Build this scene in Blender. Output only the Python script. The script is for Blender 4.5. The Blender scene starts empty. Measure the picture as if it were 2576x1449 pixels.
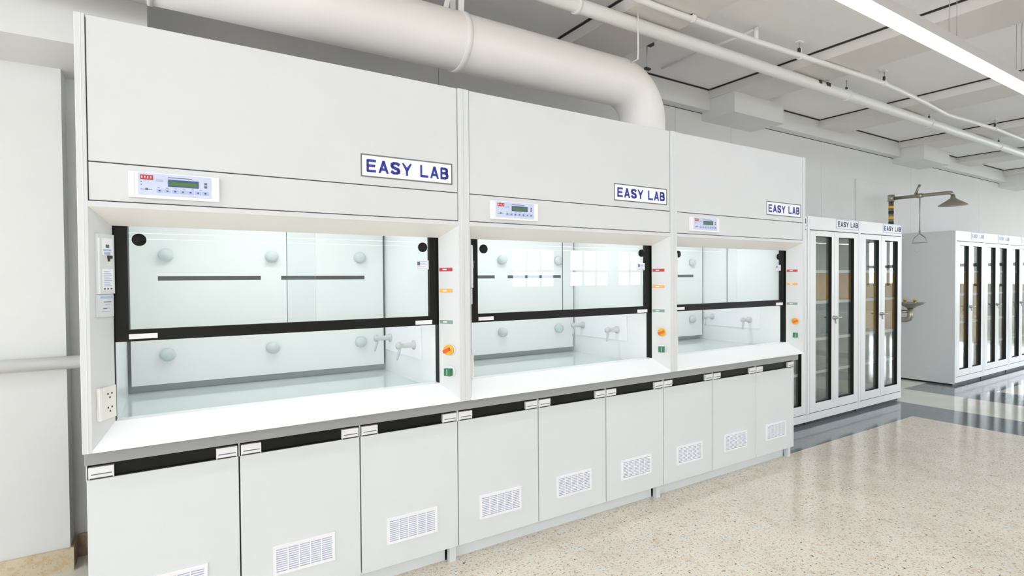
import bpy, bmesh, math, random
from mathutils import Vector, Matrix

# ------------------------------------------------------------------ camera
D = bpy.data
C = bpy.context.scene.collection
scn = bpy.context.scene
yaw, pitch, roll = 1.00700256, -0.01687314, -0.00706086
fw = Vector((math.cos(yaw)*math.cos(pitch), math.sin(yaw)*math.cos(pitch), math.sin(pitch)))
r0 = Vector((math.sin(yaw), -math.cos(yaw), 0)); u0 = r0.cross(fw)
rt = r0*math.cos(roll)+u0*math.sin(roll); up = -r0*math.sin(roll)+u0*math.cos(roll)
cd = D.cameras.new('camera'); cam = D.objects.new('camera', cd); C.objects.link(cam)
cd.sensor_width = 36; cd.lens = 1378.29971/2576*36; cd.clip_start = .05; cd.clip_end = 200
m = Matrix((rt, up, -fw)).transposed().to_4x4(); m.translation = (0.25453, -2.40532, 1.44901)
cam.matrix_world = m
scn.camera = cam

# ------------------------------------------------------------------ light and exposure
w = D.worlds.new('sky'); scn.world = w; w.use_nodes = True
w.node_tree.nodes['Background'].inputs[0].default_value = (.87, .94, 1.0, 1)
w.node_tree.nodes['Background'].inputs[1].default_value = 8.0
scn.view_settings.view_transform = 'Standard'; scn.view_settings.look = 'None'
scn.view_settings.gamma = 1; scn.view_settings.use_curve_mapping = False
scn.view_settings.exposure = 0.80
LAMP = 5.2          # ceiling tube strength
HOODLAMP = 4.9       # lamp inside each hood
WINDOW = 5.0
scn.cycles.max_bounces = 10; scn.cycles.diffuse_bounces = 8; scn.cycles.glossy_bounces = 5
scn.cycles.transparent_max_bounces = 16; scn.cycles.caustics_reflective = False
scn.cycles.sample_clamp_indirect = 6

# ------------------------------------------------------------------ materials
def mat(name, col, rough=.5, metal=0, spec=.5, noise=0, nscale=6, emit=None, es=0, coat=0, bump=0, bscale=200):
    mt = D.materials.new(name); mt.use_nodes = True
    nt = mt.node_tree; b = nt.nodes['Principled BSDF']
    b.inputs['Base Color'].default_value = (*col, 1)
    b.inputs['Roughness'].default_value = rough
    b.inputs['Metallic'].default_value = metal
    b.inputs['Specular IOR Level'].default_value = spec
    b.inputs['Coat Weight'].default_value = coat
    if emit:
        b.inputs['Emission Color'].default_value = (*emit, 1); b.inputs['Emission Strength'].default_value = es
    if noise or bump:
        tc = nt.nodes.new('ShaderNodeTexCoord')
    if noise:
        n = nt.nodes.new('ShaderNodeTexNoise'); n.inputs['Scale'].default_value = nscale; n.inputs['Detail'].default_value = 5
        rp = nt.nodes.new('ShaderNodeValToRGB')
        rp.color_ramp.elements[0].position = .3; rp.color_ramp.elements[1].position = .7
        rp.color_ramp.elements[0].color = (*[c*(1-noise) for c in col], 1)
        rp.color_ramp.elements[1].color = (*[min(1, c*(1+noise*.5)) for c in col], 1)
        nt.links.new(tc.outputs['Object'], n.inputs['Vector']); nt.links.new(n.outputs['Fac'], rp.inputs['Fac'])
        nt.links.new(rp.outputs['Color'], b.inputs['Base Color'])
    if bump:
        n2 = nt.nodes.new('ShaderNodeTexNoise'); n2.inputs['Scale'].default_value = bscale
        bp = nt.nodes.new('ShaderNodeBump'); bp.inputs['Strength'].default_value = bump; bp.inputs['Distance'].default_value = .002
        nt.links.new(tc.outputs['Object'], n2.inputs['Vector']); nt.links.new(n2.outputs['Fac'], bp.inputs['Height'])
        nt.links.new(bp.outputs['Normal'], b.inputs['Normal'])
    return mt

def glassmat(name, tint, ior=1.5, boost=0.0):
    mt = D.materials.new(name); mt.use_nodes = True; nt = mt.node_tree
    nt.nodes.remove(nt.nodes['Principled BSDF'])
    tr = nt.nodes.new('ShaderNodeBsdfTransparent'); tr.inputs[0].default_value = (*tint, 1)
    gl = nt.nodes.new('ShaderNodeBsdfGlossy'); gl.inputs['Roughness'].default_value = .0
    fr = nt.nodes.new('ShaderNodeFresnel'); fr.inputs[0].default_value = ior
    mx = nt.nodes.new('ShaderNodeMixShader')
    ge = nt.nodes.new('ShaderNodeNewGeometry'); mr = nt.nodes.new('ShaderNodeMapRange')   # same reflectance from both sides of the pane
    mr.inputs['To Min'].default_value = ior; mr.inputs['To Max'].default_value = 1/ior
    nt.links.new(ge.outputs['Backfacing'], mr.inputs['Value']); nt.links.new(mr.outputs['Result'], fr.inputs[0])
    if boost:
        ad = nt.nodes.new('ShaderNodeMath'); ad.operation = 'ADD'; ad.inputs[1].default_value = boost; ad.use_clamp = True
        nt.links.new(fr.outputs[0], ad.inputs[0]); nt.links.new(ad.outputs[0], mx.inputs[0])
    else:
        nt.links.new(fr.outputs[0], mx.inputs[0])
    nt.links.new(tr.outputs[0], mx.inputs[1]); nt.links.new(gl.outputs[0], mx.inputs[2])
    nt.links.new(mx.outputs[0], nt.nodes['Material Output'].inputs[0])
    return mt

M = {}
M['white'] = mat('white_powder_coat', (.675, .685, .695), .38, noise=.02, nscale=3)
M['base'] = mat('pale_grey_powder_coat', (.70, .725, .74), .42, noise=.02, nscale=3)
M['sill'] = mat('white_gloss_sill_lit', (.90, .92, .93), .22)  # whiter than the hood coat: light on the upward face put into the colour
M['bevel'] = mat('white_bevel_metal', (.86, .84, .82), .4)
M['liner'] = mat('pale_green_white_liner', (.83, .845, .842), .25)
M['work'] = mat('pale_green_work_surface', (.64, .70, .69), .08)
M['black'] = mat('black_aluminium', (.006, .006, .004), .5, spec=.25)
M['lining'] = mat('black_rubber_lining', (.008, .009, .006), .5)
M['band'] = mat('grey_worktop', (.34, .345, .345), .3)
M['kick'] = mat('grey_kick_plate', (.74, .77, .79), .45)
M['gap'] = mat('dark_seam', (.10, .10, .095), .8)
M['slot'] = mat('dark_slot', (.07, .075, .075), .6)
M['plastic'] = mat('white_plastic', (.86, .85, .88), .3)
M['tap'] = mat('grey_white_tap', (.60, .62, .62), .3)
M['back'] = mat('hood_back_wall_shaded', (.50, .53, .535), .4)  # liner colour darkened to paint in the shade behind and below the baffle
M['cream'] = mat('cream_plastic', (.80, .78, .72), .4)
M['knob'] = mat('white_round_plug', (.60, .66, .645), .35)
M['face'] = mat('pale_blue_faceplate', (.60, .66, .85), .4, noise=.05, nscale=30)
M['blue'] = mat('sign_blue_ink', (.035, .045, .33), .5)
M['slate'] = mat('sign_slate_ink', (.10, .14, .25), .5)
M['paper'] = mat('sign_white_vinyl', (.90, .91, .93), .4)
M['border'] = mat('sign_grey_border', (.16, .17, .15), .5)
M['red'] = mat('red_label', (.50, .045, .06), .5)
M['orange'] = mat('orange_label', (.85, .45, .10), .5)
M['green'] = mat('grey_green_label', (.22, .34, .28), .5)
M['lcd'] = mat('green_lcd', (.07, .17, .05), .2)
M['lcdframe'] = mat('blue_lcd_frame', (.05, .08, .22), .3)
M['yellow'] = mat('yellow_plastic', (.90, .50, .04), .35)
M['redp'] = mat('orange_red_plastic', (.72, .09, .02), .35)
M['greenp'] = mat('green_plastic', (.015, .17, .07), .3)
M['key'] = mat('blue_grey_keys', (.42, .50, .74), .4)
M['ink'] = mat('grey_ink', (.14, .15, .20), .6)
M['steel'] = mat('brushed_steel', (.42, .39, .34), .35, metal=.9, noise=.1, nscale=20)
M['steel2'] = mat('steel_handle', (.45, .44, .43), .3, metal=.9)
M['duct'] = mat('cream_white_duct', (.90, .865, .85), .42, noise=.03, nscale=2)
M['pipe'] = mat('white_painted_pipe', (.86, .86, .84), .4)
M['wall'] = mat('white_wall_paint', (.76, .76, .755), .7, noise=.02, nscale=2, bump=.05)
M['ceil'] = mat('ceiling_paint', (.88, .87, .87), .8, noise=.02, nscale=1.5)
M['beam'] = mat('beam_paint', (.76, .73, .70), .8)
M['cab'] = mat('cabinet_paint', (.86, .87, .88), .35)
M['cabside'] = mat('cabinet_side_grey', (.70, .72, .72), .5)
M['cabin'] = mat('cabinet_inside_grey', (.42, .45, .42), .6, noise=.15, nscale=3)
M['shelf'] = mat('cabinet_shelf', (.78, .78, .72), .4)
M['tan'] = mat('tan_area', (.80, .50, .15), .6, noise=.12, nscale=5)
M['teal'] = mat('blue_grey_area', (.25, .33, .37), .6, noise=.25, nscale=4)
M['taupe'] = mat('taupe_area', (.50, .47, .42), .6, noise=.2, nscale=4)
M['lamp'] = mat('lamp_diffuser', (1, 1, 1), .5, emit=(.90, .97, 1.09), es=LAMP)
M['hoodlamp'] = mat('hood_lamp_diffuser', (1, 1, 1), .5, emit=(.95, 1, 1), es=HOODLAMP)
M['lampbody'] = mat('lamp_housing', (.58, .56, .57), .4)
M['dark'] = mat('dark_metal_and_shade', (.03, .03, .028), .5)
M['wire'] = mat('wire_grey', (.45, .44, .42), .5)
M['winframe'] = mat('window_frame_white', (.72, .73, .73), .5)
M['brown'] = mat('brown_skirting', (.42, .30, .21), .5, noise=.25, nscale=30)
M['sashglass'] = glassmat('sash_glass', (.98, .99, .99), 1.48)
M['paneedge'] = mat('glass_edge', (.10, .15, .14), .3)
M['cabglass'] = glassmat('cabinet_glass', (.88, .90, .89), 1.5, .03)
M['winglass'] = glassmat('window_glass', (.97, .98, .98), 1.45)

def terrazzo(name, base, speck, gloss, sc=90, streak=False, amt=1.0):
    mt = D.materials.new(name); mt.use_nodes = True; nt = mt.node_tree; b = nt.nodes['Principled BSDF']
    N = nt.nodes.new; L = nt.links.new
    tc = N('ShaderNodeTexCoord')
    big = N('ShaderNodeTexNoise'); big.inputs['Scale'].default_value = 2.2; big.inputs['Detail'].default_value = 6
    L(tc.outputs['Object'], big.inputs['Vector'])
    r1 = N('ShaderNodeValToRGB'); r1.color_ramp.elements[0].position = .3; r1.color_ramp.elements[1].position = .7
    r1.color_ramp.elements[0].color = (*[c*.90 for c in base], 1); r1.color_ramp.elements[1].color = (*[min(1, c*1.05) for c in base], 1)
    L(big.outputs['Fac'], r1.inputs['Fac'])
    last = r1.outputs['Color']
    for i, (col, scale, lo, hi, f) in enumerate(speck):
        v = N('ShaderNodeTexNoise'); v.inputs['Scale'].default_value = scale; v.inputs['Detail'].default_value = 3
        v.inputs['Roughness'].default_value = .6
        mp = N('ShaderNodeMapping'); mp.inputs['Location'].default_value = (i*7.3, i*3.1, i)
        mp.inputs['Scale'].default_value = (1, 1.0, 1)
        L(tc.outputs['Object'], mp.inputs['Vector']); L(mp.outputs[0], v.inputs['Vector'])
        rr = N('ShaderNodeValToRGB'); rr.color_ramp.elements[0].position = lo; rr.color_ramp.elements[1].position = hi
        rr.color_ramp.elements[1].color = (f, f, f, 1)
        L(v.outputs['Fac'], rr.inputs['Fac'])
        mx = N('ShaderNodeMix'); mx.data_type = 'RGBA'; mx.inputs['B'].default_value = (*col, 1)
        L(rr.outputs['Color'], mx.inputs['Factor']); L(last, mx.inputs['A']); last = mx.outputs['Result']
    L(last, b.inputs['Base Color'])
    b.inputs['Roughness'].default_value = gloss
    return mt
M['terrazzo'] = terrazzo('beige_terrazzo', (.89, .81, .69), [
    ((.74, .60, .44), 9, .52, .72, .7), ((.84, .84, .78), 14, .52, .68, .7), ((.50, .36, .22), 34, .62, .68, .8), ((.95, .93, .88), 60, .58, .66, .8),
    ((.36, .37, .33), 62, .585, .64, .85), ((.60, .38, .24), 85, .59, .64, .85), ((.05, .04, .035), 42, .655, .685, .95)], .16)
M['creamfloor'] = terrazzo('cream_terrazzo', (.88, .86, .77), [((.6, .5, .35), 45, .6, .7, .4)], .07)
M['greyfloor'] = terrazzo('grey_terrazzo', (.23, .265, .29), [((.17, .20, .22), 30, .5, .7, .6), ((.5, .53, .55), 60, .62, .7, .5)], .09)
M['skirt'] = terrazzo('beige_skirting', (.66, .57, .42), [((.55, .36, .18), 30, .5, .65, .6), ((.25, .18, .12), 120, .62, .68, .6)], .3)

# ------------------------------------------------------------------ mesh helpers
class MB:
    """collects shapes, links as ONE mesh object"""
    def __init__(s):
        s.bm = bmesh.new(); s.mats = []
    def mi(s, mk):
        if mk not in s.mats: s.mats.append(mk)
        return s.mats.index(mk)
    def box(s, x0, x1, y0, y1, z0, z1, mk='white', bev=0):
        i = s.mi(mk)
        vs = [s.bm.verts.new((x, y, z)) for x in (x0, x1) for y in (y0, y1) for z in (z0, z1)]
        fs = [(0, 1, 3, 2), (4, 6, 7, 5), (0, 4, 5, 1), (2, 3, 7, 6), (0, 2, 6, 4), (1, 5, 7, 3)]
        F = [s.bm.faces.new([vs[k] for k in f]) for f in fs]
        for f in F: f.material_index = i
        if bev:
            es = list({e for f in F for e in f.edges})
            r = bmesh.ops.bevel(s.bm, geom=es, offset=bev, segments=2, affect='EDGES', profile=.5)
            for f in r['faces']: f.material_index = i
        return s
    def poly(s, pts, mk='white'):
        f = s.bm.faces.new([s.bm.verts.new(p) for p in pts]); f.material_index = s.mi(mk); return s
    def prism(s, pts, vec, mk='white'):
        """extrude the polygon pts along vec"""
        i = s.mi(mk); v = Vector(vec)
        a = [s.bm.verts.new(p) for p in pts]; b = [s.bm.verts.new(Vector(p)+v) for p in pts]
        n = len(pts)
        F = [s.bm.faces.new(a), s.bm.faces.new(b[::-1])]
        for k in range(n): F.append(s.bm.faces.new((a[k], a[(k+1) % n], b[(k+1) % n], b[k])))
        for f in F: f.material_index = i
        return s
    def tube(s, pts, r, mk='pipe', seg=14, cap=True, r2=None):
        """round tube through the points, radius r (number or list)"""
        i = s.mi(mk); pts = [Vector(p) for p in pts]; n = len(pts)
        rs = r if isinstance(r, (list, tuple)) else [r]*n
        rings = []; px = None
        for k, p in enumerate(pts):
            d = (pts[min(k+1, n-1)]-pts[max(k-1, 0)]).normalized()
            if px is None:
                a = Vector((0, 0, 1)) if abs(d.z) < .9 else Vector((1, 0, 0))
                px = d.cross(a).normalized()
            else:
                px = (px - d*px.dot(d)).normalized()
            py = d.cross(px)
            rings.append([s.bm.verts.new(p+(px*math.cos(t)+py*math.sin(t))*rs[k]) for t in [2*math.pi*q/seg for q in range(seg)]])
        for k in range(n-1):
            for q in range(seg):
                f = s.bm.faces.new((rings[k][q], rings[k][(q+1) % seg], rings[k+1][(q+1) % seg], rings[k+1][q]))
                f.material_index = i; f.smooth = True
        if cap:
            for rg in (rings[0], rings[-1]):
                f = s.bm.faces.new(rg); f.material_index = i
        return s
    def lathe(s, origin, axis, prof, mk='knob', seg=24):
        """profile [(distance along axis, radius)...] turned round the axis"""
        o = Vector(origin); a = Vector(axis).normalized()
        return s.tube2(o, a, prof, mk, seg)
    def tube2(s, o, a, prof, mk, seg):
        i = s.mi(mk)
        h = Vector((0, 0, 1)) if abs(a.z) < .9 else Vector((1, 0, 0))
        px = a.cross(h).normalized(); py = a.cross(px); rings = []
        for d, r in prof:
            r = max(r, 1e-5)
            rings.append([s.bm.verts.new(o+a*d+(px*math.cos(t)+py*math.sin(t))*r) for t in [2*math.pi*q/seg for q in range(seg)]])
        for k in range(len(prof)-1):
            for q in range(seg):
                f = s.bm.faces.new((rings[k][q], rings[k][(q+1) % seg], rings[k+1][(q+1) % seg], rings[k+1][q]))
                f.material_index = i; f.smooth = True
        for rg in (rings[0], rings[-1]):
            f = s.bm.faces.new(rg); f.material_index = i
        return s
    def build(s, name, parent=None, label=None, cat=None, group=None, kind=None, loc=None):
        bmesh.ops.recalc_face_normals(s.bm, faces=s.bm.faces)
        me = D.meshes.new(name); s.bm.to_mesh(me); s.bm.free()
        for mk in s.mats: me.materials.append(M[mk])
        o = D.objects.new(name, me); C.objects.link(o)
        if parent: o.parent = parent
        if loc: o.location = loc
        return tag(o, label, cat, group, kind)

def tag(o, label=None, cat=None, group=None, kind=None):
    for k, v in (('label', label), ('category', cat), ('group', group), ('kind', kind)):
        if v: o[k] = v
    return o
def thing(name, label, cat, loc, group=None):
    o = D.objects.new(name, None); C.objects.link(o); o.location = loc; o.empty_display_size = .1
    return tag(o, label, cat, group)
def copy_tree(o, parent=None):
    c = o.copy(); C.objects.link(c)
    if parent: c.parent = parent
    for ch in [q for q in list(D.objects) if q.parent == o]: copy_tree(ch, c)
    return c

GLYPH = {   # strokes of bold capitals on a 1 x 1 cell
    'E': [[(.14, .10), (.14, .90)], [(.14, .90), (.86, .90)], [(.14, .51), (.78, .51)], [(.14, .10), (.86, .10)]],
    'A': [[(.10, .02), (.50, .93)], [(.50, .93), (.90, .02)], [(.24, .30), (.76, .30)]],
    'S': [[(.84, .80), (.66, .90), (.34, .90), (.16, .80), (.14, .68), (.24, .57), (.76, .42), (.86, .31), (.83, .19), (.66, .10), (.34, .10), (.14, .20)]],
    'Y': [[(.08, .98), (.50, .45)], [(.92, .98), (.50, .45)], [(.50, .50), (.50, .02)]],
    'L': [[(.14, .98), (.14, .10)], [(.14, .10), (.88, .10)]],
    'B': [[(.14, .10), (.14, .90)], [(.14, .90), (.60, .90), (.76, .83), (.80, .71), (.74, .59), (.60, .52), (.14, .52)],
          [(.60, .52), (.80, .45), (.86, .31), (.80, .17), (.62, .10), (.14, .10)]],
}
def lettering(txt, x0, x1, z0, z1, y, mk, parent, name='lettering'):
    """bold capitals facing -Y in the given rectangle"""
    b = MB(); n = len(txt); cw = (x1-x0)/(n-.14); gw = cw*.86; H = z1-z0; sw = .105
    for i, ch in enumerate(txt):
        ox = x0+i*cw
        for st in GLYPH[ch]:
            P = [Vector((ox+px*gw, 0, z0+pz*H)) for px, pz in st]
            for p, q in zip(P, P[1:]):
                d = (q-p).normalized(); nn = Vector((-d.z, 0, d.x))
                tx, tz = sw*1.0*gw, sw*H*.92          # half widths for uprights and for bars
                hw = abs(nn.x)*tx+abs(nn.z)*tz; ext = d*(hw*.55)
                a_, c_ = p-ext, q+ext
                lim = lambda v: Vector((min(max(v.x, ox), ox+gw), v.y, min(max(v.z, z0), z1)))
                pts = [lim(a_+nn*hw), lim(c_+nn*hw), lim(c_-nn*hw), lim(a_-nn*hw)]
                b.prism([(v.x, y-.0012, v.z) for v in pts], (0, .001, 0), mk)
    return b.build(name, parent)

def sign(parent, x0, x1, z0, z1, y, ink='blue', border='border'):
    """white plate with a thin dark border and the maker's words, facing -Y, front at y"""
    b = MB(); t = .004*(x1-x0)/.45+.002
    b.box(x0, x1, y, y+.004, z0, z1, 'paper')
    for q in ((x0, x1, z0, z0+t), (x0, x1, z1-t, z1), (x0, x0+t, z0+t, z1-t), (x1-t, x1, z0+t, z1-t)):
        b.box(q[0], q[1], y-.001, y, q[2], q[3], border)
    s = b.build('sign', parent, label='white sign with a thin dark border reading EASY LAB')
    W, H = x1-x0, z1-z0
    lettering('EASY', x0+W*.055, x0+W*.535, z0+H*.22, z1-H*.22, y-.0005, ink, s)
    lettering('LAB', x0+W*.625, x1-W*.045, z0+H*.22, z1-H*.22, y-.0005, ink, s)
    return s

# ------------------------------------------------------------------ the room
CEIL = 3.30; WY = 1.25; OY = -20.0; X0 = -8.0; X1 = 26.0
# floor: terrazzo with inlaid bands
fb = MB()
def fl(x0, x1, y0, y1, mk): fb.poly([(x0, y0, 0), (x1, y0, 0), (x1, y1, 0), (x0, y1, 0)], mk)
fl(X0, 6.76, OY, .155, 'terrazzo'); fl(X0, 0, .155, WY, 'creamfloor'); fl(0, 6.76, .155, WY, 'greyfloor')
fl(6.76, 7.40, OY, WY, 'greyfloor'); fl(7.40, 8.25, OY, WY, 'creamfloor')
fl(8.25, 8.97, OY, .85, 'greyfloor'); fl(8.25, 8.97, .85, WY, 'creamfloor')
fl(8.97, X1, .12, WY, 'greyfloor'); fl(8.97, 10.4, OY, .12, 'creamfloor'); fl(10.4, 11.1, OY, .12, 'greyfloor'); fl(11.1, X1, OY, .12, 'creamfloor')
fb.build('floor', kind='structure')

# ceiling panels with shadow gaps, slab above, beams
cb = MB()
beams = [-3.18+2*k for k in range(1, 10)]
beams = [b+.0 for b in [-7.18, -5.18, -3.18, -1.18, .82, 2.85, 4.82, 6.82, 8.82, 10.76, 12.76, 14.76, 16.76, 18.76, 20.76, 22.76, 24.76]]
edges = [X0]+beams
for i, bx in enumerate(edges):
    s0 = bx+.52 if i else X0
    s1 = (edges[i+1]-.022) if i+1 < len(edges) else X1
    cb.box(s0, s1, OY, 1.13, CEIL, CEIL+.03, 'ceil')
cb.box(X0, X1, OY, WY, CEIL+.10, CEIL+.14, 'dark')
cb.build('ceiling', kind='structure')
k = 1
for bx in beams:
    MB().box(bx, bx+.52, OY, 1.15, 3.212, CEIL+.1, 'beam').box(bx-.010, bx, OY, 1.13, CEIL-.009, CEIL+.001, 'dark').build('trim_%d' % k, kind='structure'); k += 1  # thin dark strip paints the shade of the gap beside each beam
# longitudinal wall beam
b = MB(); b.box(X0, X1, 1.15, WY, 3.10, CEIL+.1, 'wall')
for i, bx in enumerate(beams[:-1]): b.box(bx+.52, beams[i+1], 1.141, 1.15, CEIL-.009, CEIL+.001, 'dark')  # same painted gap shade along the wall beam
b.box(X0, X1, 1.246, 1.25, 3.094, 3.10, 'gap')
b.build('trim_%d' % k, kind='structure'); k += 1
# column capitals under every second beam
for x in (-3.16, .84, 4.84, 8.9, 12.9):
    MB().box(x, x+.80, .875, WY, 3.02, 3.212, 'wall').build('trim_%d' % k, kind='structure'); k += 1
# bulkhead over the left pier
MB().box(X0, .20, .70, WY, 2.505, CEIL+.02, 'wall').build('trim_%d' % k, kind='structure'); k += 1
MB().box(.20, .27, 1.15, WY, 2.3, 3.10, 'wall').build('trim_%d' % k, kind='structure'); k += 1
# left pier and its skirting
MB().box(X0, -.17, 1.10, WY, 0, 2.505, 'wall').build('wall_left_pier', kind='structure')
MB().box(X0, -.155, 1.085, 1.10, 0, .115, 'skirt').box(-.17, -.155, 1.10, WY, 0, .115, 'brown').build('baseboard_left', kind='structure')
MB().box(-.155, 4.52, 1.237, WY, 0, .12, 'brown').box(7.5, 8.97, 1.237, WY, 0, .10, 'skirt').build('baseboard_back', kind='structure')
# back wall with its joint lines
bw = MB()
cuts = [X0, 1.95, 4.45, 5.30, 7.05, 9.45, 12.0, X1]
for a, c in zip(cuts, cuts[1:]):
    bw.box(a+.002, c-.002, WY, WY+.12, 0, 3.4, 'wall')
bw.box(X0, X1, WY+.012, WY+.13, 0, 3.4, 'gap')
bw.build('wall_back', kind='structure')
# shallow wall pilaster beside the shower
MB().box(7.86, 8.72, 1.238, WY, 0, 2.72, 'wall', .004).build('trim_%d' % k, kind='structure'); k += 1
# side and opposite walls with windows


def window_wall(axis, at, thick, a0, a1, wins, zs, name):
    """wall along axis with rectangular holes wins=[(lo,hi)] between zs"""
    b = MB(); z0, z1 = zs
    def put(lo, hi, za, zb):
        if hi-lo < 1e-3: return
        if axis == 'x': b.box(lo, hi, at-thick, at, za, zb, 'wall')
        else: b.box(at, at+thick, lo, hi, za, zb, 'wall')
    put(a0, a1, 0, z0); put(a0, a1, z1, 3.4)
    p = a0
    for lo, hi in wins: put(p, lo, z0, z1); p = hi
    put(p, a1, z0, z1)
    return b.build(name, kind='structure')
wn = 1
def window(axis, at, lo, hi, z0, z1, cols):
    global wn
    b = MB(); zt = z0+(z1-z0)*.42; t = .062
    def q(l, h, za, zb, mk='winframe', d=.03):
        if axis == 'x': b.box(l, h, at-.06-d, at-.06+d, za, zb, mk)
        else: b.box(at+.06-d, at+.06+d, l, h, za, zb, mk)
    q(lo, hi, z0, z0+t*1.5); q(lo, hi, z1-t, z1); q(lo, hi, zt-t, zt+t)
    q(lo, lo+t, z0, z1); q(hi-t, hi, z0, z1)
    for c in range(1, cols):
        x = lo+(hi-lo)*c/cols; q(x-t, x+t, z0, z1)
    o = b.build('window_%d' % wn, kind='structure')
    g = MB()
    if axis == 'x': g.box(lo, hi, at-.063, at-.057, z0, z1, 'winglass')
    else: g.box(at+.057, at+.063, lo, hi, z0, z1, 'winglass')
    g.build('pane', o)
    L = D.lights.new('daylight', 'AREA'); L.shape = 'RECTANGLE'; L.size = hi-lo; L.size_y = z1-z0
    L.energy = 1; L.cycles.is_portal = True
    lo_ = D.objects.new('daylight_%d' % wn, L); C.objects.link(lo_)
    if axis == 'y2':
        lo_.location = (at-.13, (lo+hi)/2, (z0+z1)/2); lo_.rotation_euler = (math.radians(90), 0, math.radians(-90))
    elif axis == 'x':
        lo_.location = ((lo+hi)/2, at-.13, (z0+z1)/2); lo_.rotation_euler = (math.radians(90), 0, 0)
    else:
        lo_.location = (at+.13, (lo+hi)/2, (z0+z1)/2); lo_.rotation_euler = (math.radians(90), 0, math.radians(90))
    wn += 1
wx = [(-7.2, -4.6), (-3.9, -1.4), (14.6, 17.2), (18.2, 20.9), (21.6, 24.3)]  # first two are unseen windows added to brighten the left side
window_wall('x', OY, .14, X0, X1, wx, (0.97, 3.02), 'wall_front')
for lo, hi in wx: window('x', OY, lo, hi, 0.97, 3.02, 3)
wy = [(-8.3, -5.9), (-5.3, -3.0), (-2.5, -.2)]
window_wall('y', X1, .14, OY, WY, wy, (1.05, 2.95), 'wall_right')
for lo, hi in wy: window('y', X1, lo, hi, 1.05, 2.95, 3)

wl_added = [(-14.6, -12.2), (-11.4, -9.0), (-7.9, -5.5), (-4.8, -2.7), (-2.2, -.1)]  # unseen windows added to throw light on the pier and hoods
window_wall('y', X0-.14, .14, OY, WY, wl_added, (1.05, 2.95), 'wall_left')
for lo, hi in wl_added: window('y2', X0-.14, lo, hi, 1.05, 2.95, 3)

# ------------------------------------------------------------------ fume hood
def bev_pt(side, s, z, off=0):
    """point on the side bevel: s metres inward from its outer edge, off metres proud of it"""
    L = math.hypot(.06, .10); dx, dy = .06/L, .10/L
    if side < 0: return Vector((.03+dx*s+dy*off, dy*s-dx*off, z))
    return Vector((1.47-dx*s-dy*off, dy*s-dx*off, z))
def bev_box(b, side, s0, s1, z0, z1, o0, o1, mk):
    pts = [bev_pt(side, s0, z0, o0), bev_pt(side, s1, z0, o0), bev_pt(side, s1, z0, o1), bev_pt(side, s0, z0, o1)]
    return b.prism(pts, (0, 0, z1-z0), mk)

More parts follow.
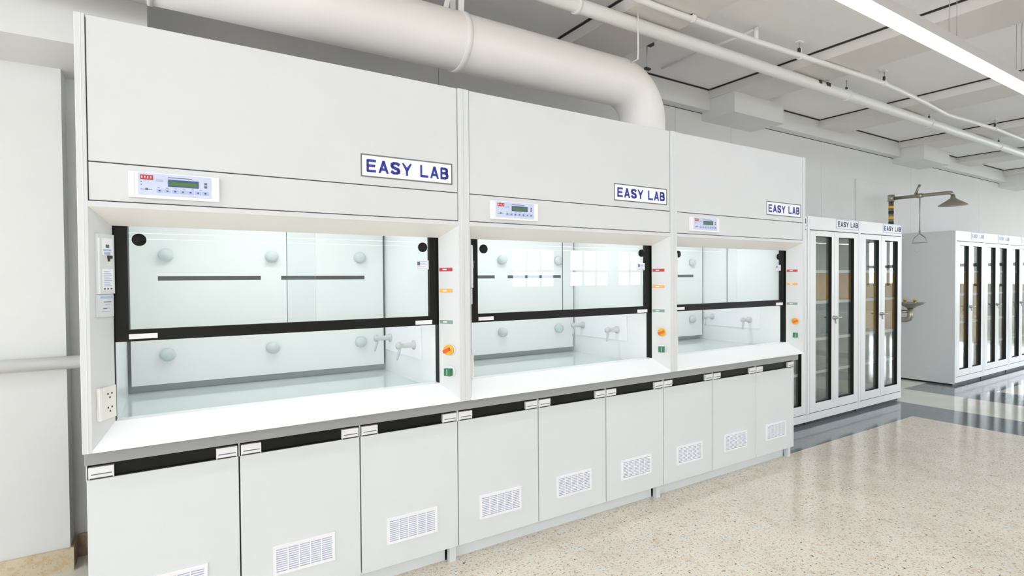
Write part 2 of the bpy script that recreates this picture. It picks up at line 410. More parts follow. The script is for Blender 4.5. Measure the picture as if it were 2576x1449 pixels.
def make_hood(label):
    H = thing('fume_hood', label, 'fume hood', (0, 0, .846), 'white fume hoods in a row on the counter')
    Z = -.846
    def B(b, name, label=None, parent=None):
        o = b.build(name, parent or H, label); 
        if parent is None: o.location = (0, 0, Z)
        return o
    # outer body
    b = MB()
    b.box(.0, .018, .02, .97, .846, 2.375, 'white'); b.box(1.482, 1.5, .02, .97, .846, 2.375, 'white')
    b.box(.018, 1.482, .955, .97, .846, 2.375, 'white'); b.box(.018, 1.482, .02, .955, 2.36, 2.375, 'white')
    b.box(.018, 1.482, .25, .955, .846, .86, 'white')
    B(b, 'body')
    for x0 in (0, 1.470):
        b = MB(); b.box(x0, x0+.03, 0, .03, .846, 2.38, 'white', .002)
        xs = x0+.012 if x0 else x0+.016
        b.box(xs, xs+.0025, -.0012, .0, .846, 2.38, 'kick')
        B(b, 'corner_post')
    b = MB(); b.box(.033, 1.467, .004, .02, 1.8725, 2.378, 'white', .002); B(b, 'upper_panel')
    b = MB(); b.box(.033, 1.467, .004, .02, 1.736, 1.8685, 'white', .002); B(b, 'control_panel')
    b = MB(); b.box(.0305, 1.4695, .012, .022, 1.722, 2.37, 'gap'); B(b, 'seam_backing')
    # top bevel with its front lip
    b = MB()
    b.box(.03, 1.47, .0, .02, 1.712, 1.732, 'white', .001)
    b.prism([(.03, .001, 1.712), (.09, .10, 1.656), (1.41, .10, 1.656), (1.47, .001, 1.712)], (0, .002, .004), 'bevel')
    B(b, 'top_bevel')
    # side bevels
    for sd, x0, x1 in ((-1, .03, .09), (1, 1.47, 1.41)):
        b = MB()
        b.prism([(x0, 0.001, .852), (x1, .10, .93), (x1, .10, 1.656), (x0, .001, 1.712)], (-.003*(-sd)*-1 if sd > 0 else -.003, .002, 0), 'white')
        B(b, 'side_bevel')
    # sill
    b = MB()
    b.prism([(.03, .0, .857), (1.47, .0, .857), (1.41, .10, .93), (.09, .10, .93)], (0, .003, -.004), 'sill')
    b.box(.03, 1.47, .0, .012, .846, .857, 'sill')
    b.box(.07, 1.43, .10, .15, .90, .93, 'sill')
    B(b, 'sill')
    # inside
    b = MB()
    b.box(.084, .09, .15, .945, .88, 1.95, 'liner'); b.box(1.41, 1.416, .15, .945, .88, 1.95, 'liner')
    b.box(.09, 1.41, .935, .945, .88, 1.95, 'back'); b.box(.084, 1.416, .15, .945, 1.95, 1.956, 'liner')
    B(b, 'inner_liner')
    b = MB(); b.box(.09, 1.41, .15, .935, .872, .888, 'work'); B(b, 'work_surface', 'pale green reflective work surface')
    # baffle with slots
    b = MB(); xs = [(.222, .70), (.805, 1.28)]; sz0, sz1 = 1.452, 1.474; y0, y1 = .895, .90
    b.box(.105, 1.395, y0, y1, .926, sz0, 'liner'); b.box(.105, 1.395, y0, y1, sz1, 1.90, 'liner')
    b.box(.105, xs[0][0], y0, y1, sz0, sz1, 'liner'); b.box(xs[0][1], xs[1][0], y0, y1, sz0, sz1, 'liner'); b.box(xs[1][1], 1.395, y0, y1, sz0, sz1, 'liner')
    B(b, 'baffle')
    for a, c in xs:
        B(MB().box(a-.002, c+.002, .9005, .905, sz0-.003, sz1+.003, 'slot'), 'baffle_slot', 'dark horizontal slot in the baffle')
    for x in (.258, .756, 1.250):
        for z in (1.583, 1.074):
            b = MB(); b.lathe((x, .895, z), (0, -1, 0), [(0, .034), (.012, .034), (.03, .030), (.038, .02), (.04, 0)], 'knob')
            B(b, 'baffle_knob')
    B(MB().box(.3, 1.2, .40, .55, 1.935, 1.949, 'hoodlamp'), 'interior_lamp')
    # service plate and taps on the right wall
    B(MB().box(1.402, 1.41, .328, .88, 1.018, 1.19, 'plastic', .002), 'service_plate')
    for y, z in ((.79, 1.098), (.42, 1.09)):
        t = MB(); t.lathe((1.402, y, z), (-1, 0, 0), [(0, .026), (.006, .026), (.008, .016), (.075, .013), (.078, .016), (.10, .016), (.103, .0)], 'tap', 18)
        t.tube([(1.318, y, z), (1.316, y, z-.03), (1.302, y-.004, z-.075)], [.010, .008, .005], 'tap', 10)
        t.tube([(1.318, y, z), (1.318, y, z+.022)], .007, 'tap', 8)
        B(t, 'gas_tap')
    # sash: frame, two panes, discs, grips
    b = MB()
    b.box(.080, .135, .112, .136, 1.222, 1.70, 'black'); b.box(1.363, 1.418, .112, .136, 1.222, 1.70, 'black')
    b.box(.135, 1.363, .112, .136, 1.222, 1.266, 'black')
    s = B(b, 'sash_frame', 'black sash frame')
    p1 = MB().box(.135, .82, .128, .132, 1.266, 1.72, 'sashglass'); p1.box(.8195, .8215, .1275, .1325, 1.266, 1.72, 'sashglass'); p1.build('sash_pane', s)
    p2 = MB().box(.700, 1.363, .120, .124, 1.266, 1.72, 'sashglass'); p2.box(.6985, .7005, .1195, .1245, 1.266, 1.72, 'paneedge'); p2.build('sash_pane', s)
    for x in (.172, 1.328):
        MB().lathe((x, .118, 1.607), (0, -1, 0), [(0, .0235), (.007, .0235), (.009, .021), (.0092, 0)], 'black').build('sash_stop', s, label='round black disc on the glass')
    MB().box(.135, .226, .106, .112, 1.231, 1.250, 'plastic', .001).build('sash_grip', s, label='small white plate on the black sash rail')
    MB().box(1.285, 1.372, .106, .112, 1.227, 1.247, 'plastic', .001).build('sash_grip', s, label='small white plate on the black sash rail')
    b = MB(); b.box(1.296, 1.360, .1165, .1185, 1.498, 1.543, 'plastic')
    for q in range(5): b.box(1.300, 1.352-.01*(q % 2), .116, .1165, 1.503+q*.008, 1.506+q*.008, 'key')
    b.box(1.300, 1.314, .1155, .116, 1.518, 1.535, 'ink')
    b.build('glass_sticker', s, label='small white printed sticker')
    b = MB(); b.box(.078, .092, .102, .150, .925, 1.69, 'black'); B(b, 'sash_track')
    b = MB(); b.box(1.408, 1.424, .102, .150, .925, 1.69, 'black'); B(b, 'sash_track')
    B(MB().box(.05, .078, .13, .16, .88, 1.70, 'white').box(1.424, 1.45, .13, .16, .88, 1.70, 'white').box(.05, 1.45, .14, .16, 1.70, 1.96, 'white'), 'inner_jamb')
    # control display
    b = MB(); b.box(.147, .436, -.012, .004, 1.752, 1.846, 'plastic', .002)
    b.box(.150, .165, -.015, -.012, 1.756, 1.843, 'plastic', .001)
    d = B(b, 'display_unit', 'white framed control display')
    f = MB().box(.176, .407, -.0145, -.012, 1.764, 1.842, 'face').build('faceplate', d, label='pale blue faceplate')
    MB().box(.268, .366, -.0165, -.0145, 1.798, 1.824, 'lcdframe').box(.272, .362, -.0168, -.0165, 1.802, 1.816, 'lcd').build('display_screen', d, label='green display screen in a dark blue frame')
    b = MB().box(.183, .222, -.0165, -.0145, 1.818, 1.835, 'red')
    for q in range(4): b.box(.1865+q*.009, .1895+q*.009, -.0168, -.0165, 1.822+.002*(q%2), 1.831, 'cream')
    b.build('maker_badge', d, label='small red badge')
    for q in range(7):
        x = .232+q*.0245
        bb = MB().box(x, x+.019, -.0162, -.0145, 1.774, 1.787, 'key', .0005); bb.box(x+.006, x+.012, -.0166, -.0162, 1.778, 1.783, 'ink' if q % 2 else 'blue')
        bb.build('key', d)
    MB().box(.229, .252, -.0162, -.0145, 1.814, 1.822, 'key').build('key', d)
    b = MB()
    for q in (0, 1): b.box(.385, .394, -.0158, -.0145, 1.801+q*.012, 1.809+q*.012, 'ink')
    for q in range(6): b.box(.234+q*.027, .242+q*.027, -.0152, -.0145, 1.791, 1.7925, 'ink')
    b.box(.184, .188, -.0155, -.0145, 1.808, 1.811, 'ink').box(.184, .188, -.0155, -.0145, 1.798, 1.801, 'ink')
    b.box(.184, .218, -.0152, -.0145, 1.782, 1.784, 'ink').box(.198, .206, -.0154, -.0145, 1.780, 1.788, 'ink')
    b.box(.268, .345, -.0152, -.0145, 1.830, 1.8325, 'ink')
    b.build('markings', d)
    # sign
    s = sign(H, .990, 1.438, 1.906, 2.008, .0015); s.location = (0, 0, Z)
    # left bevel: alarm panel, card, double socket
    b = MB(); bev_box(b, -1, .030, .112, 1.405, 1.62, .0, .010, 'base'); bev_box(b, -1, .030, .036, 1.405, 1.605, .010, .0125, 'plastic')
    mo = B(b, 'monitor_panel', 'tall narrow switch panel with printed notes')
    c = MB()
    bev_box(c, -1, .048, .104, 1.418, 1.495, .010, .0105, 'paper')
    for q in range(9): bev_box(c, -1, .056, .096-.006*(q % 3), 1.432+q*.0065, 1.4345+q*.0065, .0105, .0108, 'key')
    for q in range(3): bev_box(c, -1, .054+q*.017, .064+q*.017, 1.420, 1.426, .0105, .0108, 'ink')
    c.build('printed_notes', mo)
    c = MB()
    bev_box(c, -1, .050, .104, 1.545, 1.606, .0100, .0102, 'paper')
    bev_box(c, -1, .056, .096, 1.560, 1.566, .010, .0105, 'key'); bev_box(c, -1, .068, .086, 1.571, 1.583, .010, .0105, 'ink')
    bev_box(c, -1, .060, .090, 1.547, 1.556, .010, .0105, 'key'); bev_box(c, -1, .056, .088, 1.596, 1.603, .010, .0106, 'paper')
    c.build('printed_header', mo)
    c = MB(); bev_box(c, -1, .070, .090, 1.505, 1.540, .010, .013, 'cream'); bev_box(c, -1, .071, .089, 1.532, 1.543, .013, .020, 'dark'); bev_box(c, -1, .073, .081, 1.522, 1.532, .013, .016, 'dark')
    c.build('toggle_switch', mo, label='small black toggle switch')
    b = MB(); bev_box(b, -1, .028, .110, 1.322, 1.402, .0, .006, 'base')
    bev_box(b, -1, .044, .104, 1.388, 1.396, .006, .0065, 'key')
    for q in range(3): bev_box(b, -1, .050+.008*q, .090, 1.340+.012*q, 1.343+.012*q, .006, .0064, 'key')
    bev_box(b, -1, .060, .098, 1.374, 1.377, .006, .0064, 'ink'); bev_box(b, -1, .055, .075, 1.350, 1.353, .006, .0064, 'ink')
    B(b, 'instruction_card', 'pale card with blue print below the switch panel')
    b = MB(); bev_box(b, -1, .022, .108, .952, 1.068, .0, .010, 'cream'); bev_box(b, -1, .022, .032, .952, 1.068, .010, .012, 'plastic')
    for zc in (1.035, .985):
        for ds, dz in ((-.008, .004), (.012, .004), (.002, -.010)):
            bev_box(b, -1, .070+ds, .077+ds, zc+dz, zc+dz+.006, .010, .0105, 'dark')
    bev_box(b, -1, .036, .050, 1.055, 1.064, .010, .0115, 'plastic')
    B(b, 'power_socket', 'cream double power socket')
    # right bevel: three labels and two rotary switches
    L = math.hypot(.06, .10)
    for z, mk, nm in ((1.497, 'red', 'red'), (1.392, 'orange', 'orange'), (1.237, 'green', 'grey green')):
        b = MB(); bev_box(b, 1, L-.078, L-.002, z-.009, z+.009, .0, .003, mk)
        bev_box(b, 1, L-.045, L-.022, z-.003, z+.003, .003, .0034, 'plastic')
        B(b, 'warning_label', nm+' strip label')
    n = Vector((-.10, -.06, 0)).normalized()
    def rot(z, base, face, bar, nm, yel):
        o = bev_pt(1, .054, z)
        b = MB(); b.lathe(o, n, [(0, .030), (.006, .030), (.009, .027), (.009, 0)], base, 28)
        if yel: b.lathe(o, n, [(.009, .026), (.016, .026), (.030, .023), (.032, 0)], face, 28)
        else: b.lathe(o, n, [(.009, .018), (.016, .017), (.018, 0)], 'white', 28)
        s = B(b, 'rotary_switch', nm)
        t = Vector((0, 0, 1)).cross(n).normalized(); c = MB()
        ang = math.radians(25 if yel else 0)
        d1 = (t*math.cos(ang)+Vector((0, 0, 1))*math.sin(ang)); d2 = n.cross(d1)
        hl, hw, h0, h1 = (.019, .008, .028, .042) if yel else (.018, .018, .012, .034)
        ctr = o
        c.prism([ctr+d1*(sx*hl)+d2*(sz*hw)+n*h0 for sx, sz in ((-1, -1), (1, -1), (1, 1), (-1, 1))], n*(h1-h0), bar)
        if not yel: c.prism([ctr+d1*(sx*.0015)+d2*(sz*.014)+n*h1 for sx, sz in ((-1, -1), (1, -1), (1, 1), (-1, 1))], n*.002, 'knob')
        c.build('switch_lever', s)
    rot(1.100, 'cream', 'yellow', 'redp', 'yellow rotary switch with an orange red lever', True)
    rot(.992, 'kick', 'greenp', 'greenp', 'green rotary switch on a grey collar', False)
    return H

hood = make_hood('white fume hood at the left end of the row, beside the left wall pier')
for x, lb in ((1.5, 'white fume hood in the middle, between the other two hoods'),
              (3.0, 'white fume hood at the right end of the row, next to the glass door cabinets')):
    h = copy_tree(hood); h.location = (x, 0, .846); h['label'] = lb

# ------------------------------------------------------------------ worktop and base cabinets
b = MB(); b.box(0.0, 4.5, .055, .97, .79, .846, 'band', .002)
b.build('worktop', label='long thin grey worktop edge running under all three white fume hoods', cat='worktop')

def make_base(label):
    R = thing('base_cabinet', label, 'cabinet', (0, 0, 0), 'base cabinets under the fume hoods')
    b = MB(); b.box(.0, 1.5, .112, .95, .09, .788, 'gap'); b.box(0, .012, .108, .95, .09, .79, 'base'); b.box(1.488, 1.5, .108, .95, .09, .79, 'base')
    b.build('carcass', R)
    MB().box(.0, 1.452, .155, .165, .0, .09, 'kick').build('kick_plate', R, label='grey kick plate')
    MB().box(1.462, 1.498, .118, .15, .0, .09, 'base', .001).build('foot', R)
    for i in range(3):
        x0 = i*.5+.003; x1 = (i+1)*.5-.003
        d = MB(); d.box(x0, x1, .09, .110, .088, .727, 'base', .0015)
        d = d.build('door', R)
        g = MB()
        g.box(x0+.002, x1-.002, .104, .111, .727, .788, 'black'); g.box(x0+.002, x1-.002, .094, .104, .727, .731, 'black')
        g.build('grip_strip', d, label='black recessed grip strip')
        for a, c in ((x0+.004, x0+.080), (x1-.080, x1-.004)):
            e = MB(); e.box(a, c, .088, .106, .742, .772, 'plastic', .001); e.box(a, c, .091, .106, .728, .742, 'plastic')
            e.box(a+.008, c-.006, .0872, .0882, .744, .7475, 'ink'); e.box(a+.004, c-.004, .0885, .0912, .728, .732, 'dark')
            e.build('strip_end_block', d, label='white end block of the grip strip')
        v = MB(); vx0, vx1, vz0, vz1 = i*.5+.122, i*.5+.380, .194, .322; t = .013
        v.box(vx0, vx1, .083, .090, vz0, vz0+t, 'plastic').box(vx0, vx1, .083, .090, vz1-t, vz1, 'plastic')
        v.box(vx0, vx0+t, .083, .090, vz0+t, vz1-t, 'plastic').box(vx1-t, vx1, .083, .090, vz0+t, vz1-t, 'plastic')
        n = 11; h = (vz1-vz0-2*t)/n
        for q in range(n): v.box(vx0+t, vx1-t, .0845, .0895, vz0+t+q*h+h*.42, vz0+t+(q+1)*h, 'plastic')
        for q in (1, 2, 3, 4): 
            xx = vx0+t+(vx1-vx0-2*t)*q/5; v.box(xx-.0025, xx+.0025, .0838, .0895, vz0+t, vz1-t, 'plastic')
        v.box(vx0+t, vx1-t, .0892, .0899, vz0+t, vz1-t, 'key')
        v.build('vent_grille', d, label='white slatted vent grille')
    for x in (.0, .5, 1.0, 1.5):
        a, c = (x, x+.0035) if x == 0 else ((x-.0035, x) if x == 1.5 else (x-.0018, x+.0018))
        MB().box(a, c, .092, .112, .727, .789, 'base').build('divider', R)
    return R
base = make_base('three door base cabinet under the left fume hood, nearest the camera')
for x, lb in ((1.5, 'three door base cabinet in the middle, under the second fume hood'), (3.0, 'three door base cabinet at the right end, under the third fume hood')):
    c = copy_tree(base); c.location = (x, 0, 0); c['label'] = lb

# ------------------------------------------------------------------ glass door cabinets
CY = .553
def make_cab(label, W, depth, areas, ink='slate', signed=True):
    R = thing('glass_door_cabinet', label, 'cabinet', (0, 0, 0), 'tall glass door cabinets along the wall')
    b = MB(); y1 = CY+depth; yb = CY+.24
    b.box(0, .02, CY+.02, y1, .10, 2.04, 'cab'); b.box(W-.02, W, CY+.02, y1, .10, 2.04, 'cab')
    b.box(.02, W-.02, y1-.015, y1, .10, 2.04, 'cab'); b.box(.02, W-.02, CY+.02, y1-.015, 2.02, 2.04, 'cab'); b.box(.02, W-.02, CY+.02, y1-.015, .10, .13, 'cab')
    b.box(.02, W-.02, yb, yb+.01, .13, 2.02, 'cabin'); b.box(.0205, .026, CY+.03, yb, .13, 2.02, 'cabin'); b.box(W-.026, W-.0205, CY+.03, yb, .13, 2.02, 'cabin')
    
    b.build('body', R)
    MB().box(.003, .040, CY, CY+.02, .10, 2.038, 'cab', .001).box(W-.014, W-.001, CY, CY+.02, .10, 2.038, 'cab', .001).box(.040, W-.014, CY, CY+.02, 1.909, 2.038, 'cab', .001).build('face_frame', R)
    MB().box(.001, W-.001, CY, CY+.02, .034, .106, 'cab', .001).box(.02, W-.02, CY+.03, y1-.02, 0, .1, 'dark').build('plinth', R)  # dark box paints the toe shadow under the cabinet
    b = MB()
    for xa in (0, .042, .4895, W-.0175): b.box(xa-.004 if xa else -.001, xa+.006 if xa else .003, CY+.005, CY+.019, .108, 2.036 if xa == 0 else 1.907, 'gap')
    b.box(.042, W-.016, CY+.005, CY+.019, 1.898, 1.908, 'gap').box(.042, W-.016, CY+.005, CY+.019, .106, .114, 'gap').build('seam_strip', R)
    for i in (0, 1):
        x0, x1, gx0, gx1 = ((.045, .4885, .148, .442), (.4935, W-.018, .577, .885))[i]
        z0, z1 = .200, 1.848
        d = MB()
        d.box(x0, gx0, CY, CY+.032, .113, 1.901, 'cab', .001); d.box(gx1, x1, CY, CY+.032, .113, 1.901, 'cab', .001)
        d.box(gx0, gx1, CY, CY+.032, .113, z0, 'cab'); d.box(gx0, gx1, CY, CY+.032, z1, 1.901, 'cab')
        d = d.build('door', R)
        g = MB(); e = .0015
        g.box(gx0, gx0+e, CY+.001, CY+.032, z0, z1, 'lining').box(gx1-e, gx1, CY+.001, CY+.032, z0, z1, 'lining')
        g.box(gx0, gx1, CY+.001, CY+.032, z0, z0+e, 'lining').box(gx0, gx1, CY+.001, CY+.032, z1-e, z1, 'lining')
        g.build('glass_gasket', d, label='black lining round the glass')
        MB().box(gx0+e, gx1-e, CY+.027, CY+.030, z0+e, z1-e, 'cabglass').build('glass_pane', d)
    for z in (1.50, 1.19, .82, .49):
        MB().box(.03, W/2-.0, CY+.045, yb-.002, z-.014, z+.014, 'shelf').build('shelf', R)
        MB().box(W/2+.05, W-.03, CY+.045, yb-.002, z-.014, z+.014, 'shelf').build('shelf', R)
    zz = [(1.206, 1.484), (.836, 1.174), (.506, .804), (.14, .474)]
    for (a, c), mk in zip(zz, areas):
        MB().box(.03, W-.036, yb-.012, yb-.001, a, c, mk).box(W-.036, W-.027, CY+.03, yb-.001, a, c, mk).build('colour_panel', R, label={'tan': 'tan area behind the glass', 'teal': 'blue grey area behind the glass', 'taupe': 'taupe area behind the glass'}[mk])  # coloured panels lining each compartment behind the glass
    # handle
    h = MB(); hx = .478; hz = 1.03
    h.lathe((hx, CY, hz), (0, -1, 0), [(0, .018), (.008, .018), (.010, .009), (.035, .009), (.037, 0)], 'steel2', 16)
    h.tube([(hx-.004, CY-.03, hz), (hx+.09, CY-.034, hz+.002)], [.008, .006], 'steel2', 10)
    h.tube([(hx+.01, CY-.012, hz), (hx+.01, CY-.02, hz-.06)], [.006, .004], 'steel2', 8)
    h.lathe((hx+.045, CY, hz), (0, -1, 0), [(0, .014), (.012, .014), (.014, 0)], 'steel2', 16)
    h.build('handle', R, label='steel lever handle')
    if signed: sign(R, W-.455, W-.01, 1.935, 2.034, CY-.003, ink, 'key')
    return R
gt = 0.55
cabs = [
    (4.53, .98, .66, ('taupe', 'teal', 'taupe', 'taupe'), 'tall glass door cabinet mostly hidden behind the right hand fume hood'),
    (5.513, .98, .66, ('tan', 'teal', 'taupe', 'taupe'), 'tall glass door cabinet right beside the fume hoods, tan and blue grey boards inside'),
    (6.495, .98, .66, ('tan', 'tan', 'taupe', 'taupe'), 'tall glass door cabinet left of the shower, two tan boards inside'),
    (8.985, .965, .68, ('tan', 'tan', 'tan', 'taupe'), 'far glass door cabinet with a plain grey side, right of the shower'),
    (9.953, .98, .68, ('taupe', 'taupe', 'taupe', 'taupe'), 'far glass door cabinet, second of the group beyond the shower'),
    (10.937, .98, .68, ('taupe', 'taupe', 'taupe', 'taupe'), 'far glass door cabinet cut by the right edge of the picture'),
]
for i, (x, W, dp, bo, lb) in enumerate(cabs):
    c = make_cab(lb, W, dp, bo, ink='slate' if i < 3 else 'key')
    c.location = (x, 0, 0)
    if i == 3:
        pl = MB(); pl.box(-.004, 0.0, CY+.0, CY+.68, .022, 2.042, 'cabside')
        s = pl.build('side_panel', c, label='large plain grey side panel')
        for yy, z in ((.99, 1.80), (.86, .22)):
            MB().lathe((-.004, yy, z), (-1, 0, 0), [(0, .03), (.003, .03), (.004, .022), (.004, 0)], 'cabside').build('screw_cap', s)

# ------------------------------------------------------------------ emergency shower with eyewash
S = thing('emergency_shower', 'steel emergency shower with eyewash bowl standing in the gap between the cabinets', 'emergency shower', (8.45, 1.08, 0))
def SB(b, n, lb=None, p=None):
    o = b.build(n, p or S, lb)
    return o
b = MB(); b.tube([(0, 0, .02), (0, 0, 2.49)], .030, 'steel', 18); b.lathe((0, 0, 2.44), (0, 0, 1), [(0, .04), (.09, .04), (.092, .0)], 'steel', 18)
pole = SB(b, 'pole')
for q in range(4):
    MB().lathe((0, 0, 2.14+q*.07), (0, 0, 1), [(0, .031), (.033, .031)], 'dark' if q % 2 == 0 else 'yellow', 18).build('hazard_stripe', pole, label='black hazard stripe' if q % 2 == 0 else 'yellow hazard stripe')
b = MB(); b.lathe((0, 0, 0), (0, 0, 1), [(0, .12), (.012, .12), (.02, .05), (.06, .045), (.06, 0)], 'steel', 24); SB(b, 'base_flange')
b = MB(); b.tube([(0, 0, 2.48), (0, -.60, 2.475), (0, -.66, 2.47), (0, -.68, 2.44)], .022, 'steel', 14)
b.lathe((0, -.30, 2.478), (0, -1, 0), [(0, .03), (.06, .03)], 'steel', 14)
SB(b, 'arm')
b = MB(); b.lathe((0, -.68, 2.44), (0, 0, -1), [(0, .02), (.04, .028), (.07, .07), (.12, .145), (.128, .15), (.13, .15), (.131, 0)], 'steel', 32); SB(b, 'shower_head')
b = MB(); b.tube([(0, -.28, 2.50), (0, -.33, 2.62)], .016, 'steel', 10); SB(b, 'valve_lever')
b = MB(); b.tube([(0, -.33, 2.46), (0, -.33, 2.02)], .006, 'steel', 8)
b.tube([(0, -.33, 2.03), (0, -.33, 2.0)], .012, 'steel', 8)
SB(b, 'pull_rod')
b = MB(); b.tube([(0, -.33, 1.99), (0, -.27, 1.94), (0, -.245, 1.875), (0, -.415, 1.875), (0, -.39, 1.94), (0, -.33, 1.99)], .0065, 'steel', 8); SB(b, 'pull_handle', 'triangular pull handle')
b = MB(); b.lathe((0, -.23, 1.03), (0, 0, 1), [(0, .04), (.02, .07), (.05, .125), (.07, .155), (.075, .158), (.072, .150), (.05, .11), (.035, 0)], 'steel', 32); bowl = SB(b, 'eyewash_bowl')
for dy in (-.28, -.17):
    MB().tube([(0, dy, 1.06), (0, dy, 1.125)], [.012, .018], 'steel', 12).lathe((0, dy, 1.125), (0, 0, 1), [(0, .022), (.02, .022), (.022, 0)], 'yellow', 14).build('eyewash_nozzle', bowl, label='nozzle with a yellow cap')
b = MB(); b.tube([(0, -.23, 1.03), (0, -.23, .93), (0, -.215, .89), (0, -.18, .875), (0, 0, .875)], .034, 'steel', 16); SB(b, 'waste_pipe')
b = MB(); b.tube([(0, 0, .985), (0, -.21, .985)], .018, 'steel', 12); SB(b, 'supply_pipe')

# ------------------------------------------------------------------ exhaust duct
A = Vector((0, .45, 2.817)); R_ = .160
DU = thing('exhaust_duct', 'large cream white round duct running above the hoods and elbowing down into them', 'duct', (0, .45, 2.817))
def DB(b, n, lb=None): return b.build(n, DU, lb)
DB(MB().tube([(x, 0, 0) for x in (-2.9, -1, .205)], R_, 'duct', 48), 'duct_section')
DB(MB().tube([(.205, 0, 0), (.225, 0, 0)], R_+.004, 'duct', 48), 'duct_joint')
el = [(x, 0, 0) for x in (.225, 1, 2, 2.90, 2.93)]
rr = .255
for q in range(1, 19):
    t = math.radians(90*q/18); el.append((2.93+rr*math.sin(t), 0, -rr+rr*math.cos(t)))
el += [(3.185, 0, -.27), (3.185, 0, -.425)]
DB(MB().tube(el, R_, 'duct', 64), 'duct_section')
DB(MB().tube([(3.185, 0, -.415), (3.185, 0, -.434)], R_+.012, 'duct', 48), 'duct_collar')
for x, w_ in ((1.70, .035),):
    b = MB(); b.tube([(x-w_/2, 0, 0), (x+w_/2, 0, 0)], R_+.006, 'pipe', 48)
    b.prism([(x-w_/2, -.05, .155), (x+w_/2, -.05, .155), (x+w_/2, -.07, .48), (x-w_/2, -.07, .48)], (0, .005, 0), 'pipe')
    b.prism([(x-w_/2, .05, .155), (x+w_/2, .05, .155), (x+w_/2, .07, .48), (x-w_/2, .07, .48)], (0, .005, 0), 'pipe')
    b.prism([(x-.10, -.02, .155), (x-.07, -.02, .155), (x+.01, -.02, .48), (x-.02, -.02, .48)], (0, .005, 0), 'pipe')
    DB(b, 'duct_clamp', 'white band clamp with straps')
b = MB(); b.tube([(2.95, -.128, .094), (2.936, -.205, .088), (2.936, -.205, .483)], .006, 'pipe', 8)
DB(b, 'hanger_rod')
DB(MB().lathe((2.936, -.205, .4825), (0, 0, -1), [(0, .03), (.004, .03)], 'pipe', 12), 'hanger_plate')

# ------------------------------------------------------------------ pipes under the ceiling
PY = .30; PZ = 3.160
P = thing('water_pipe', 'thick white pipe running along under the ceiling beams', 'pipe', (0, PY, PZ))
MB().tube([(x, 0, 0) for x in (-2.9, 2, 6, 10, 25.9)], .045, 'pipe', 20).build('pipe_run', P)
for x in (2.46, 5.72, 7.50, 9.6, 12.0):
    b = MB(); b.tube([(x-.012, 0, 0), (x+.012, 0, 0)], .053, 'pipe', 20)
    b.tube([(x, 0, .045), (x, 0, .14)], .005, 'wire', 8); b.box(x-.012, x+.012, -.006, .006, .045, .075, 'dark' if x > 3 else 'pipe')
    b.build('pipe_clamp', P)
for x, w_ in ((5.17, .035), (5.29, .06)):
    MB().box(x, x+w_, -.052, -.034, .0, .03, 'dark', .003).build('pipe_clip', P, label='small black clip')
P = thing('sprinkler_pipe', 'thinner white pipe beside the thick one, hung on short brackets under the ceiling', 'pipe', (0, .07, 3.185))
pp = [(-2.9, .0, 0), (3.1, .012, 0), (3.94, -.005, 0), (5.0, -.05, 0), (5.75, -.075, 0), (6.7, -.03, 0), (7.4, .03, 0), (8.0, .0, 0), (8.66, -.03, 0), (9.7, -.02, 0), (25.9, 0, 0)]
MB().tube(pp, .020, 'pipe', 14).build('pipe_run', P)
for x, y, tall in ((3.27, .0, 0), (4.5, -.02, 0), (5.76, -.075, 0), (8.58, -.03, 0), (11.2, 0, 0)):
    b = MB(); b.tube([(x-.012, y, 0), (x+.012, y, 0)], .026, 'pipe', 14)
    b.tube([(x, y, .02), (x, y, .115)], .005, 'wire', 8)
    b.box(x-.014, x+.006, y-.008, y+.008, .02, .062, 'dark'); b.box(x+.006, x+.020, y-.008, y+.008, .02, .07, 'pipe')
    b.box(x-.03, x+.03, y-.02, y+.02, .104, .1145, 'pipe')
    b.build('pipe_bracket', P)
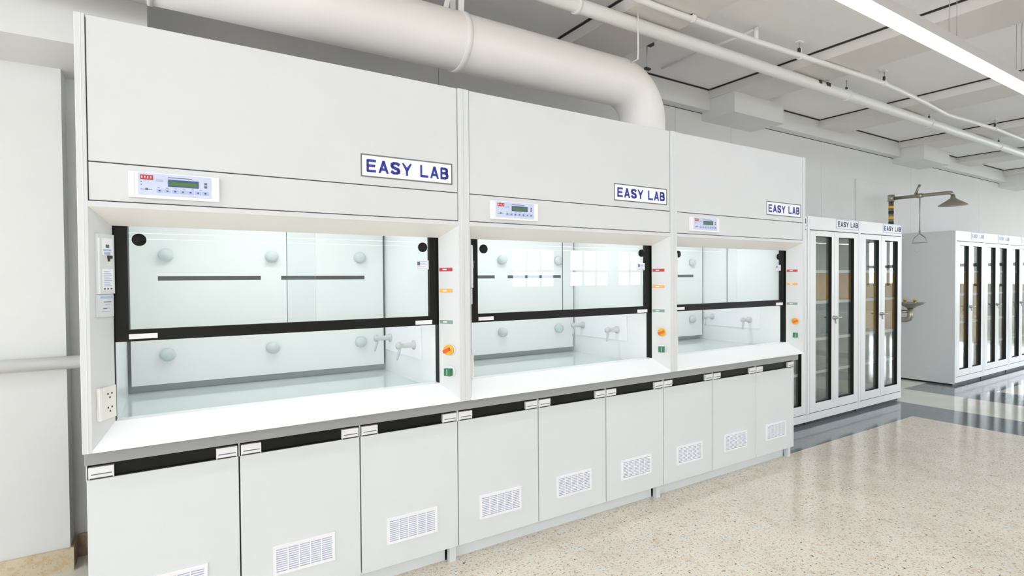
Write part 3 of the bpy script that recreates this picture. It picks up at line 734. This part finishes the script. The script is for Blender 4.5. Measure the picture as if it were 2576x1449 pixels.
b = MB(); b.tube([(3.96, -.005, 0), (3.96, -.005, .10)], .016, 'pipe', 12); b.tube([(3.96, -.005, .09), (3.96, .9, .098)], .010, 'pipe', 8)
b.build('pipe_riser', P)
# bracket over the duct end
BR = thing('ceiling_bracket', 'small dark bracket with a thin rod hanging above the duct elbow', 'bracket', (3.42, .62, 3.30))
MB().box(-.03, .05, -.02, .02, -.06, 0, 'dark').build('clamp', BR)
MB().tube([(-.01, 0, -.05), (-.01, 0, -.24)], .005, 'wire', 8).box(-.03, .02, -.012, .012, -.25, -.235, 'dark').build('rod', BR)
# low pipe along the left pier
P = thing('wall_pipe', 'short white horizontal pipe along the left wall pier behind the hood', 'pipe', (0, 1.02, 1.055))
MB().tube([(-2.9, 0, 0), (-.09, 0, 0)], .032, 'pipe', 20).build('pipe_run', P)
MB().box(-1.2, -1.16, -.01, .08, -.02, .02, 'pipe').build('pipe_bracket', P)

# ------------------------------------------------------------------ ceiling lamps
def lamp(y, label, zb=2.795):
    R = thing('linear_ceiling_lamp', label, 'ceiling lamp', (0, y, zb), 'long linear ceiling lamps')
    b = MB(); b.box(-7.2, 25.0, -.04, .04, .004, .062, 'lampbody'); b.build('housing', R)
    MB().box(-7.2, 25.0, -.036, .044, -.004, .004, 'lamp').build('diffuser', R)
    for x in (-6.4, -3.7, -1.0, 1.6, 4.27, 5.40, 8.2, 11.0, 13.8, 17.0, 20.0, 23.0):
        w2 = MB()
        w2.tube([(x-.055, 0, .062), (x-.055, 0, CEIL-zb)], .0022, 'wire', 6); w2.tube([(x+.055, 0, .062), (x+.055, 0, CEIL-zb)], .0022, 'wire', 6)
        w2.lathe((x, 0, .062), (0, 0, 1), [(0, .01), (.02, .01), (.022, 0)], 'wire', 8)
        w2.build('suspension_wire', R)
    return R
lamp(-1.025, 'long glowing linear lamp hung under the ceiling at the top right')
for k_, nth in enumerate(('second', 'third', 'fourth', 'fifth', 'sixth', 'seventh', 'eighth')):
    lamp(-3.6-2.45*k_, 'long linear lamp in the %s row counted from the fume hoods' % nth)
